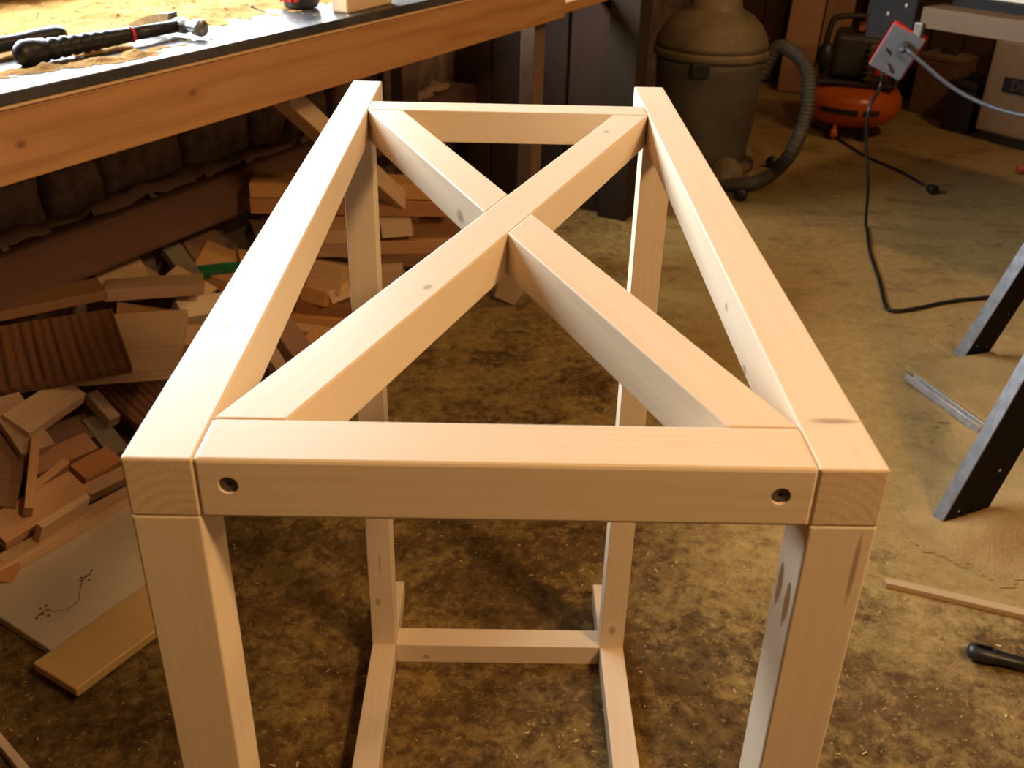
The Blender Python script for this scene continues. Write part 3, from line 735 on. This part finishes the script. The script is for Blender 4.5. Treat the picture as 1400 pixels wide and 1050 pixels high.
bm = lathe_bm([(.05, .0), (.05, .012), (.04, .035), (.015, .05)], 24)
from_bm('base', lathe_bm([(.20, .045), (.215, .05), (.215, .07), (.17, .085)], 40), m_tank, vac, Mv, True)
for a_ in (-55, 35, 125, 215):
    c_ = Vector((math.cos(math.radians(a_))*.185, math.sin(math.radians(a_))*.185, 0))
    cs = from_bm('caster_cover', lathe_bm([(.068, .02), (.070, .05), (.058, .09), (.03, .115), (.01, .12)], 24), m_lid, vac, Mv @ Matrix.Translation(c_), True)
    bm = lathe_bm([(.008, -.011), (.024, -.010), (.025, 0), (.024, .010), (.008, .011)], 18)
    for v_ in bm.verts: v_.co = Vector((v_.co.x, v_.co.z, v_.co.y))
    from_bm('wheel', bm, M['black_rubber'], cs, Mv @ Matrix.Translation(c_*.86+Vector((.0, 0, .0255))), True)
hz = [Mv @ Vector((.19, -.02, .40)), aty(1062, 66, 3.42), aty(1085, 72, 3.36), aty(1103, 95, 3.33), aty(1105, 130, 3.30), aty(1098, 170, 3.27), aty(1082, 208, 3.22), atz(1058, 236, .06), atz(1030, 250, .04), atz(1000, 252, .035), atz(970, 246, .035), atz(940, 236, .035)]
from_bm('hose', tube_bm(catmull(hz, 14), .026, 12, .06), plain('grey_hose', (.05, .047, .04), .6, dust=.6, dustcol=(.12, .09, .055)), vac, None, False)
# --- orange pancake compressor
CC = Vector((1.80, 4.20, 0)); comp = empty('air_compressor', CC); tag(comp, 'orange pancake air compressor with black motor housing', 'compressor')
tc_ = (CAM-CC); tc_.z = 0; tc_.normalize(); cx_ = Z.cross(tc_)
Mc = frame_mat(CC, cx_, -tc_, Z)
if Mc.determinant() < 0: Mc = frame_mat(CC, -cx_, -tc_, Z)
m_or = plain('orange_enamel', (.62, .115, .012), .28, var=.08)
tank = from_bm('tank', lathe_bm([(.03, .045), (.13, .055), (.185, .08), (.212, .115), (.216, .15), (.212, .18), (.19, .21), (.15, .228), (.05, .236)], 48), m_or, comp, Mc, True)
for a0, a1, r_ in ((-108, -62, .2175), (-56, -36, .2175)):
    bm = bmesh.new(); n_ = 14; rows = []
    for i in range(n_+1):
        a_ = math.radians(a0+(a1-a0)*i/n_)
        rows.append([bm.verts.new((rr*math.cos(a_), rr*math.sin(a_), z_)) for rr, z_ in ((r_, .128), (r_+.001, .140), (r_, .152), (r_-.006, .152), (r_-.006, .128))])
    for p_, q_ in zip(rows, rows[1:]):
        for j in range(5): bm.faces.new((p_[j], p_[(j+1) % 5], q_[(j+1) % 5], q_[j]))
    bm.faces.new(rows[0]); bm.faces.new(rows[-1][::-1])
    from_bm('label_band', bm, plain('dark_label', (.03, .02, .015), .5), tank, Mc)
for a_ in (-60, -120, 60, 120):
    c_ = Vector((.14*math.cos(math.radians(a_)), .14*math.sin(math.radians(a_)), 0))
    from_bm('foot', lathe_bm([(.022, 0), (.022, .02), (.014, .025), (.014, .062)], 16), M['black_rubber'], comp, Mc @ Matrix.Translation(c_))
from_bm('drain_knob', lathe_bm([(.013, .02), (.016, .024), (.016, .05), (.008, .055), (.006, .075)], 14), m_or, comp, Mc @ Matrix.Translation((-.055, -.175, 0)), True)
m_bk = plain('black_housing', (.016, .015, .014), .5, var=.3, dust=.35, dustcol=(.10, .06, .03))
from_bm('deck', box_bm(.34, .26, .02, .006), m_bk, comp, Mc @ Matrix.Translation((0, 0, .245)))
from_bm('motor_housing', box_bm(.22, .20, .20, .03, 3), m_bk, comp, Mc @ Matrix.Translation((-.015, .01, .355)))
from_bm('pump_head', box_bm(.085, .10, .17, .012), plain('brown_fins', (.12, .065, .03), .55), comp, Mc @ Matrix.Translation((.075, -.09, .34)))
for i in range(6): from_bm('fin', box_bm(.10, .115, .006, .002), plain('brown_fin', (.10, .06, .03), .5) if i == 0 else bpy.data.materials['brown_fin'], comp, Mc @ Matrix.Translation((.075, -.09, .275+i*.026)))
bm = lathe_bm([(.01, -.02), (.045, -.018), (.05, 0), (.045, .018), (.01, .02)], 20)
for v_ in bm.verts: v_.co = Vector((v_.co.x*.75, v_.co.z, v_.co.y*1.25))
from_bm('air_filter', bm, M['black_rubber'], comp, Mc @ Matrix.Translation((-.15, -.06, .345)), True)
from_bm('handle', tube_bm(catmull([Vector((-.16, 0, .26)), Vector((-.15, 0, .46)), Vector((-.10, 0, .51)), Vector((.10, 0, .51)), Vector((.15, 0, .46)), Vector((.16, 0, .26))], 8), .013, 10), m_bk, comp, Mc, True)
from_bm('top_tray', box_bm(.16, .12, .03, .008), plain('tray_orange', (.25, .06, .015), .5), comp, Mc @ Matrix.Translation((.05, -.02, .475)))
from_bm('gauge_panel', box_bm(.06, .012, .07, .004), M['red'], comp, Mc @ Matrix.Translation((.10, -.15, .33)))
# cord of the compressor trailing over the floor to its plug
cp = [Mc @ Vector((-.17, -.05, .24)), atz(1100, 162, .02), atz(1130, 180, .006), atz(1180, 212, .005), atz(1225, 232, .005), atz(1262, 252, .006)]
ppath = catmull(cp, 12)
for q_ in ppath: q_.z = max(q_.z, .0062)
cordc = from_bm('power_cord', tube_bm(ppath, .006, 8), M['black_rubber'], comp, None, True)
pl_ = atz(1275, 259, .016); pdx = (atz(1275, 259, .016)-atz(1255, 249, .016)).normalized()
lathe_along('plug', [(.007, -.035), (.013, -.02), (.019, -.012), (.02, .014), (.017, .018)], pl_, pdx, M['black_rubber'], comp)
# --- beige case under the back table
BXd = Vector((.60, -.80, 0)).normalized(); BXn = Vector((BXd.y, -BXd.x, 0))       # front edge runs along BXd
if BXn.dot(CAM-Vector((2.4, 4.2, 0))) < 0: BXn = -BXn
bx0 = atz(1328, 190, 0)
case = empty('tool_cabinet', bx0+BXd*.3-BXn*.2); tag(case, 'beige machine cabinet with dark name plate and black feet', 'cabinet')
m_be = plain('beige_enamel', (.36, .24, .125), .5, var=.12, scale=20)
Mb = frame_mat(bx0, BXd, Z.cross(BXd), Z)
sg = 1 if Z.cross(BXd).dot(BXn) < 0 else -1
from_bm('body', box_bm(.55, .40, .40, .012), m_be, case, Mb @ Matrix.Translation((.275, sg*.20, .245)))
from_bm('lid', box_bm(.53, .38, .03, .010), m_be, case, Mb @ Matrix.Translation((.275, sg*.20, .46)))
from_bm('top_handle', box_bm(.40, .10, .04, .01), m_bk, case, Mb @ Matrix.Translation((.29, sg*.08, .495)))
for x_ in (.17, .42):
    for y_ in (.06, .34): from_bm('foot', box_bm(.20 if x_ < .3 else .12, .09, .045, .006), m_bk, case, Mb @ Matrix.Translation((x_, sg*y_, .0225)))
npl = from_bm('name_plate', box_bm(.26, .008, .065, .002), plain('dark_plate', (.018, .015, .012), .5), case, Mb @ Matrix.Translation((.215, -sg*.003, .265)))
cu = bpy.data.curves.new('txt', 'FONT'); cu.body = 'DELTA'; cu.size = .062; cu.extrude = .0008; cu.align_x = 'CENTER'; cu.align_y = 'CENTER'
to = bpy.data.objects.new('txt', cu); COL.objects.link(to); bpy.context.view_layer.update()
tm = bpy.data.meshes.new_from_object(to.evaluated_get(bpy.context.evaluated_depsgraph_get())); bpy.data.objects.remove(to)
from_me('lettering', tm, plain('grey_letters', (.11, .085, .055), .6), npl, Mb @ Matrix.Translation((.215, -sg*.0078, .265)) @ Matrix.Rotation(math.pi/2, 4, 'X'))
# --- dark toolbox and cardboard box between compressor and cabinet
def stand_box(name, px, py, sx, sy, sz, mat, label, cat, dx=BXd, extra=None):
    p = atz(px, py, 0); t = empty(name, p+dx*sx/2-BXn*sy/2); tag(t, label, cat)
    Mx = frame_mat(p, dx, Z.cross(dx), Z); s2 = 1 if Z.cross(dx).dot(BXn) < 0 else -1
    from_bm('body', box_bm(sx, sy, sz, .008), mat, t, Mx @ Matrix.Translation((sx/2, s2*sy/2, sz/2)))
    from_bm('lid', box_bm(sx*1.02, sy*1.02, .03, .006), mat, t, Mx @ Matrix.Translation((sx/2, s2*sy/2, sz+.015)))
    from_bm('handle', box_bm(sx*.4, .03, .03, .008), m_bk, t, Mx @ Matrix.Translation((sx/2, s2*sy/2, sz+.045)))
    return t
stand_box('tool_box', 1283, 176, .14, .20, .20, m_bk, 'dark tool box on the floor beside the beige cabinet', 'tool box')
stand_box('wooden_crate', 1240, 152, .22, .17, .26, plain('brown_crate', (.15, .075, .035), .8, dust=.3), 'brown crate against the back wall behind the tool box', 'crate')
# boards leaning against the back wall
for i, (px_, wd_, ln, lab, mt) in enumerate(((1085, .17, 1.05, 'wide red brown board leaning on the back wall behind the compressor', red_), (1128, .14, .95, 'narrow brown board leaning on the back wall beside a wider one', brn),
                                   (1195, .22, .85, 'dark panel leaning on the back wall behind the motor housing', brn))):
    p = rm(0, 0, 0); base = atplane(px_, 118, rm(S1-.16, 0, 0), U); base.z = 0
    ax = (Z*1.0+U*.13).normalized(); nn = V.cross(ax).normalized()
    o = from_bm('leaning_board', box_bm(ln, wd_, .02, .002), mt, None, frame_mat(base+ax*(ln/2+.005), ax, V, ax.cross(V)))
    tag(o, lab, 'board')
# --- right work table: wooden front edge, dark gap, pale top
TZ = .75
t0 = atz(1262, 9, TZ); t1 = atz(1400, 29, TZ); td = (t1-t0).normalized(); tn = Z.cross(td).normalized()
if tn.dot(CAM-t0) > 0: tn = -tn                          # pointing away from the camera
tab = empty('work_table', t0+td*.8+tn*.35-Z*TZ); tag(tab, 'wooden work table with pale top and plank front edge by the outlet box', 'table')
def tbox(name, x0, x1, y0_, y1_, z0, z1, mat, bev=.003):
    s_ = 1 if Z.cross(td).dot(tn) > 0 else -1
    return from_bm(name, box_bm(x1-x0, y1_-y0_, z1-z0, bev), mat, tab, frame_mat(t0-Z*TZ, td, Z.cross(td), Z) @ Matrix.Translation(((x0+x1)/2, s_*(y0_+y1_)/2, (z0+z1)/2)))
m_tt = wood('table_edge_wood', (.12, .068, .028), (.07, .038, .015), 40, rough=.7)
tbox('front_plank', 0, 1.7, 0, .14, TZ-.062, TZ, m_tt)
tbox('dark_gap', .04, 1.66, .10, .60, TZ-.05, TZ+.028, M['black_metal'])  # black block stands in for the shaded gap below the top
tbox('table_top', .0, 1.7, .13, .75, TZ+.028, TZ+.048, wood('pale_table_top', (.62, .55, .43), (.48, .40, .28), 30, rough=.5))
for x_ in (.62, 1.6):
    for y_ in (.02, .66): tbox('leg', x_, x_+.07, y_, y_+.07, 0, TZ-.063, M['bench_dark'])
bk = from_bm('corner_plate', box_bm(.165, .014, .20, .006), M['black_metal'], tab, frame_mat(atplane(1222, 12, t0-td*.06, tn), td, tn, td.cross(tn)) if td.cross(tn).z > 0 else frame_mat(atplane(1222, 12, t0-td*.06, tn), td, -tn, td.cross(-tn)))
for px_, py_ in ((1215, 19), (1240, 8)):
    pc = atplane(px_, py_, t0-td*.06-tn*.007, tn)
    from_bm('bolt', lathe_bm([(.007, -.002), (.007, .004), (.003, .006)], 12), M['steel'], tab, frame_mat(pc, td, Z, td.cross(Z)))
from_bm('clip', box_bm(.03, .02, .05, .004), M['screw'], tab, frame_mat(atplane(1256, 42, t0-td*.02-tn*.004, tn), td, Z.cross(td), Z))
# --- outlet box hanging from the plate, tilted
oc = atplane(1226, 72, t0-td*.06-tn*.03, tn)
fn = (CAM-oc).normalized(); fn = (fn+Vector((-.10, 0, -.25))).normalized()
sx_ = Z.cross(fn).normalized(); sy_ = fn.cross(sx_)
Mo = frame_mat(oc, sx_, sy_, fn) @ Matrix.Rotation(math.radians(-22), 4, 'Z')
ob = empty('outlet_box', oc-sy_*.08); tag(ob, 'red extension outlet box with grey face plate hanging from the table corner', 'outlet box')
from_bm('housing', box_bm(.118, .150, .05, .008), M['red'], ob, Mo @ Matrix.Translation((0, 0, -.028)))
fp = from_bm('face_plate', box_bm(.111, .143, .008, .003), plain('grey_plate', (.095, .092, .095), .6, var=.08), ob, Mo)
for y_ in (.032,): from_bm('socket', lathe_bm([(.019, 0), (.0195, .003), (.017, .004)], 20), plain('socket_grey', (.06, .06, .065), .6), fp, Mo @ Matrix.Translation((.005, y_, .0035)))
from_bm('switch', box_bm(.026, .013, .006, .001), plain('switch_black', (.02, .02, .02), .4), fp, Mo @ Matrix.Translation((-.006, -.045, .004)))
for x_, y_ in ((-.035, -.058), (.035, -.058), (-.035, .058), (.035, .058)): from_bm('screw', lathe_bm([(.003, .003), (.003, .0048)], 8), M['screw'], fp, Mo @ Matrix.Translation((x_, y_, 0)))
# black cord from the box down to and along the floor
bt = Mo @ Vector((-.004, -.075, -.01))
def onfloor(x, y): return atz(x, y, .0058)
cpts = [bt, bt-sy_*.03-Z*.02, aty(1188, 150, 2.80), aty(1184, 200, 2.83), aty(1187, 250, 2.82), onfloor(1184, 310), onfloor(1190, 345), onfloor(1203, 385), onfloor(1210, 415), onfloor(1220, 425), onfloor(1250, 422), onfloor(1300, 412), onfloor(1368, 405), onfloor(1440, 400)]
cpath = catmull(cpts, 10)
for q_ in cpath: q_.z = max(q_.z, .0058)
from_bm('black_cord', tube_bm(cpath, .0056, 8), M['black_rubber'], ob, None, True)
# grey cord plugged into the box, running off to the right
g_ = Mo @ Vector((.010, .030, .012))
gc = empty('extension_cord', g_); tag(gc, 'thick grey extension cord plugged into the outlet box', 'cord')
m_gc = plain('grey_cord', (.052, .057, .066), .5, var=.1)
pts = [g_+fn*.012, g_+fn*.05+sx_*.02, aty(1260, 85, oc.y-.10), aty(1300, 118, oc.y-.16), aty(1345, 142, oc.y-.24), aty(1400, 158, oc.y-.34), aty(1480, 168, oc.y-.48)]
from_bm('cable', tube_bm(catmull(pts, 12), .0068, 10), m_gc, gc, None, True)
from_bm('plug', lathe_bm([(.016, 0), (.016, .018), (.010, .045), (.0095, .055)], 16), m_gc, gc, frame_mat(g_-fn*.004, sx_, sy_, fn), True)
# --- black perforated legs of a saw stand on the right
st = empty('saw_stand', atz(1400, 640, 0)+Vector((.35, .25, 0))); tag(st, 'black perforated steel saw stand with splayed legs standing in sawdust', 'stand')
def angle_leg(foot, foot2, topn, top2):
    """angle-iron leg: a wide perforated flange between the two edges and a narrow flange on the left edge; ends on the ground"""
    p0, p1 = foot, foot2; ax = (topn-foot).normalized()
    y = (p1-p0); y = (y-ax*y.dot(ax)).normalized(); n = ax.cross(y)
    if n.dot(CAM-p0) < 0: n = -n
    L = .98; W_ = .078
    bm = bmesh.new(); box_bm(L, W_, .004, .0012, bm=bm, loc=(0, 0, 0)); 
    yy = n.cross(ax)
    sgn = 1 if yy.dot(y) > 0 else -1
    c = p0+ax*(L/2)+y*W_/2
    leg_ = from_bm('leg', bm, M['black_metal'], st, frame_mat(c, ax, yy, n))
    cs = []
    for k_ in range(9):
        for off_ in ((-.018,) if k_ % 3 else (-.018, .018)):
            q_ = lathe_bm([(.0038, -.01), (.0038, .01)], 10)
            cs.append(from_bm('cutter', q_, None, None, frame_mat(c+ax*(-L/2+.05+k_*.105)+yy*off_, ax, yy, n)))
    bpy.context.view_layer.update(); cut(leg_, cs)
    from_bm('flange', box_bm(L, .005, .034, .001), plain('grey_edge_steel', (.22, .22, .23), .45, metal=.3) if 'grey_edge_steel' not in bpy.data.materials else bpy.data.materials['grey_edge_steel'], st, frame_mat(p0+ax*(L/2)-n*.016, ax, yy, n))  # narrow left flange in a lighter grey than the black leg
    return p0+ax*L+y*W_/2
def toward(px, py, foot, dxy):
    """point on the pixel's ray in the vertical plane through the foot along dxy"""
    nrm = Vector((-dxy.y, dxy.x, 0)); return atplane(px, py, foot, nrm)
fA, fA2 = atz(1283, 724, 0), atz(1340, 720, 0)
fB, fB2 = atz(1315, 494, 0), atz(1358, 486, 0)
inw = Vector((.93, .36, 0)).normalized(); inw2 = Vector((.93, -.25, 0)).normalized()
topA = toward(1400, 520, fA, inw); topB = toward(1400, 362, fB, inw2)
qa = angle_leg(fA, fA2, topA, None); qb = angle_leg(fB, fB2, topB, None)
# matching legs on the far side and the tray they carry (outside the picture)
zt_ = min(qa.z, qb.z)
cen = (qa+qb)/2+V*.28; cen.z = zt_-.03
from_bm('tray', box_bm(.95, .60, .05, .006), M['black_metal'], st, frame_mat(cen, U, -V, Z))
for sg_ in (-1, 1):
    a_ = cen+U*.42*sg_+V*.28; a_.z = zt_-.05; b2 = a_+V*.20+U*.08*sg_; b2.z = 0.002
    beam('leg', b2, a_, .07, .03, M['black_metal'], st, bev=.001)

# --- sawdust mounds, metal channel, strip, handle
def mound(x, y):
    h = -.010+.055*math.exp(-((x-1.30)**2/.045+(y-1.22)**2/.03))+.030*math.exp(-((x-1.62)**2/.07+(y-1.72)**2/.12))+.024*math.exp(-((x-1.18)**2/.008+(y-1.145)**2/.003))+.02*math.exp(-((x-1.48)**2/.05+(y-1.50)**2/.08))
    return h+.007*fbm(x, y, 5, 3)+.003*fbm(x, y, 24, 7)
o = from_bm('sawdust_mound', dust_bm(130, 130, mound, (.95, 2.0, .85, 2.3)), M['dust'], None, Matrix.Translation((0, 0, .0015)), True)
tag(o, 'soft mound of fresh sawdust around the feet of the saw stand', 'sawdust', kind='stuff')
c0, c1 = atz(1243, 512, .018), atz(1345, 586, .018); cd = (c1-c0).normalized(); cn = Z.cross(cd)
ch = bmesh.new(); L = (c1-c0).length
for yy_, zz_, sy_2, sz_2 in ((0, -.008, .03, .002), (-.014, 0, .002, .018), (.014, 0, .002, .018)): box_bm(L, sy_2, sz_2, .0004, bm=ch, loc=(0, yy_, zz_))
Mch = frame_mat((c0+c1)/2-Z*.006, cd, cn, Z) @ Matrix.Rotation(math.radians(-14), 4, 'X')
chan = from_bm('metal_channel', ch, M['alu'], None, Mch); tag(chan, 'short aluminium channel half buried in sawdust near the stand', 'metal channel')
p0, p1 = atz(1238, 500, .022), atz(1352, 578, .022); bd = (p1-p0).normalized(); bn_ = Z.cross(bd)
if bn_.x < 0: bn_ = -bn_
sb = slab(p0, p1, p0+bn_*.28, .012, M['dust'], 'flat board thickly covered with sawdust behind the aluminium channel', None, 'dusty_board', 'board', bev=.002)
p0, p1 = atz(1210, 792, .012), atz(1460, 850, .012); sd_ = (p1-p0).normalized(); sn = Z.cross(sd_)
poly = [(0, .004), (.004, 0), ((p1-p0).length, 0), ((p1-p0).length, .019), (.008, .019), (.001, .014)]
o = from_bm('wood_strip', prism_bm(poly, -.011, 0, .001), wood('dusty_strip', (.55, .38, .20), (.42, .27, .13), 40, rough=.8), None, frame_mat(p0-sn*.010, sd_, sn, Z))
tag(o, 'thin dusty wood strip with rounded end lying in the sawdust', 'strip')
h0, h1 = atz(1322, 888, .016), atz(1470, 925, .016); hd_ = (h1-h0)
tool = empty('clamp_handle', h0-Z*.016); tag(tool, 'black tool handle with a slot in its end on the floor', 'tool')
hdl = lathe_along('handle', [(.006, 0), (.013, .003), (.0165, .012), (.0165, .035), (.0135, .048), (.012, .06), (.012, hd_.length)], h0, hd_, M['black_rubber'], tool, sy=1.0, sz=.85)
cx2 = h0+hd_.normalized()*.026+Z*.012
cc_ = from_bm('cutter', box_bm(.024, .008, .016, .003), None, None, frame_mat(cx2, hd_.normalized(), Z.cross(hd_.normalized()), Z)); cut(hdl, [cc_])
r0 = atz(1392, 232, .02); o = lathe_along('red_handle', [(.008, 0), (.018, .006), (.02, .03), (.016, .08), (.014, .2)], r0, Vector((.8, .35, .12)), plain('red_orange_grip', (.40, .06, .02), .5), None)
tag(o, 'red tool grip on the floor in front of the beige cabinet', 'tool')
# chips and shavings over the whole floor
random.seed(3)
bm = bmesh.new()
for i in range(5000):
    if random.random() < .6: x_ = random.gauss(.2, .75); y_ = random.uniform(.1, 2.0)
    else: x_ = random.uniform(-.6, 2.6); y_ = random.uniform(.2, 4.0)
    if (Vector((x_, y_, 0))-W0).dot(V) < .06 or (0 < x_ < .41 and .7 < y_ < .95): continue
    chip(bm, Vector((x_, y_, .0012)), Z, random.choice((.001, .001, .0015, .0015, .002, .0032)))
o = from_bm('floor_shavings', bm, M['chip']); tag(o, 'pale wood chips and shavings scattered over the concrete floor', 'shavings', kind='stuff')
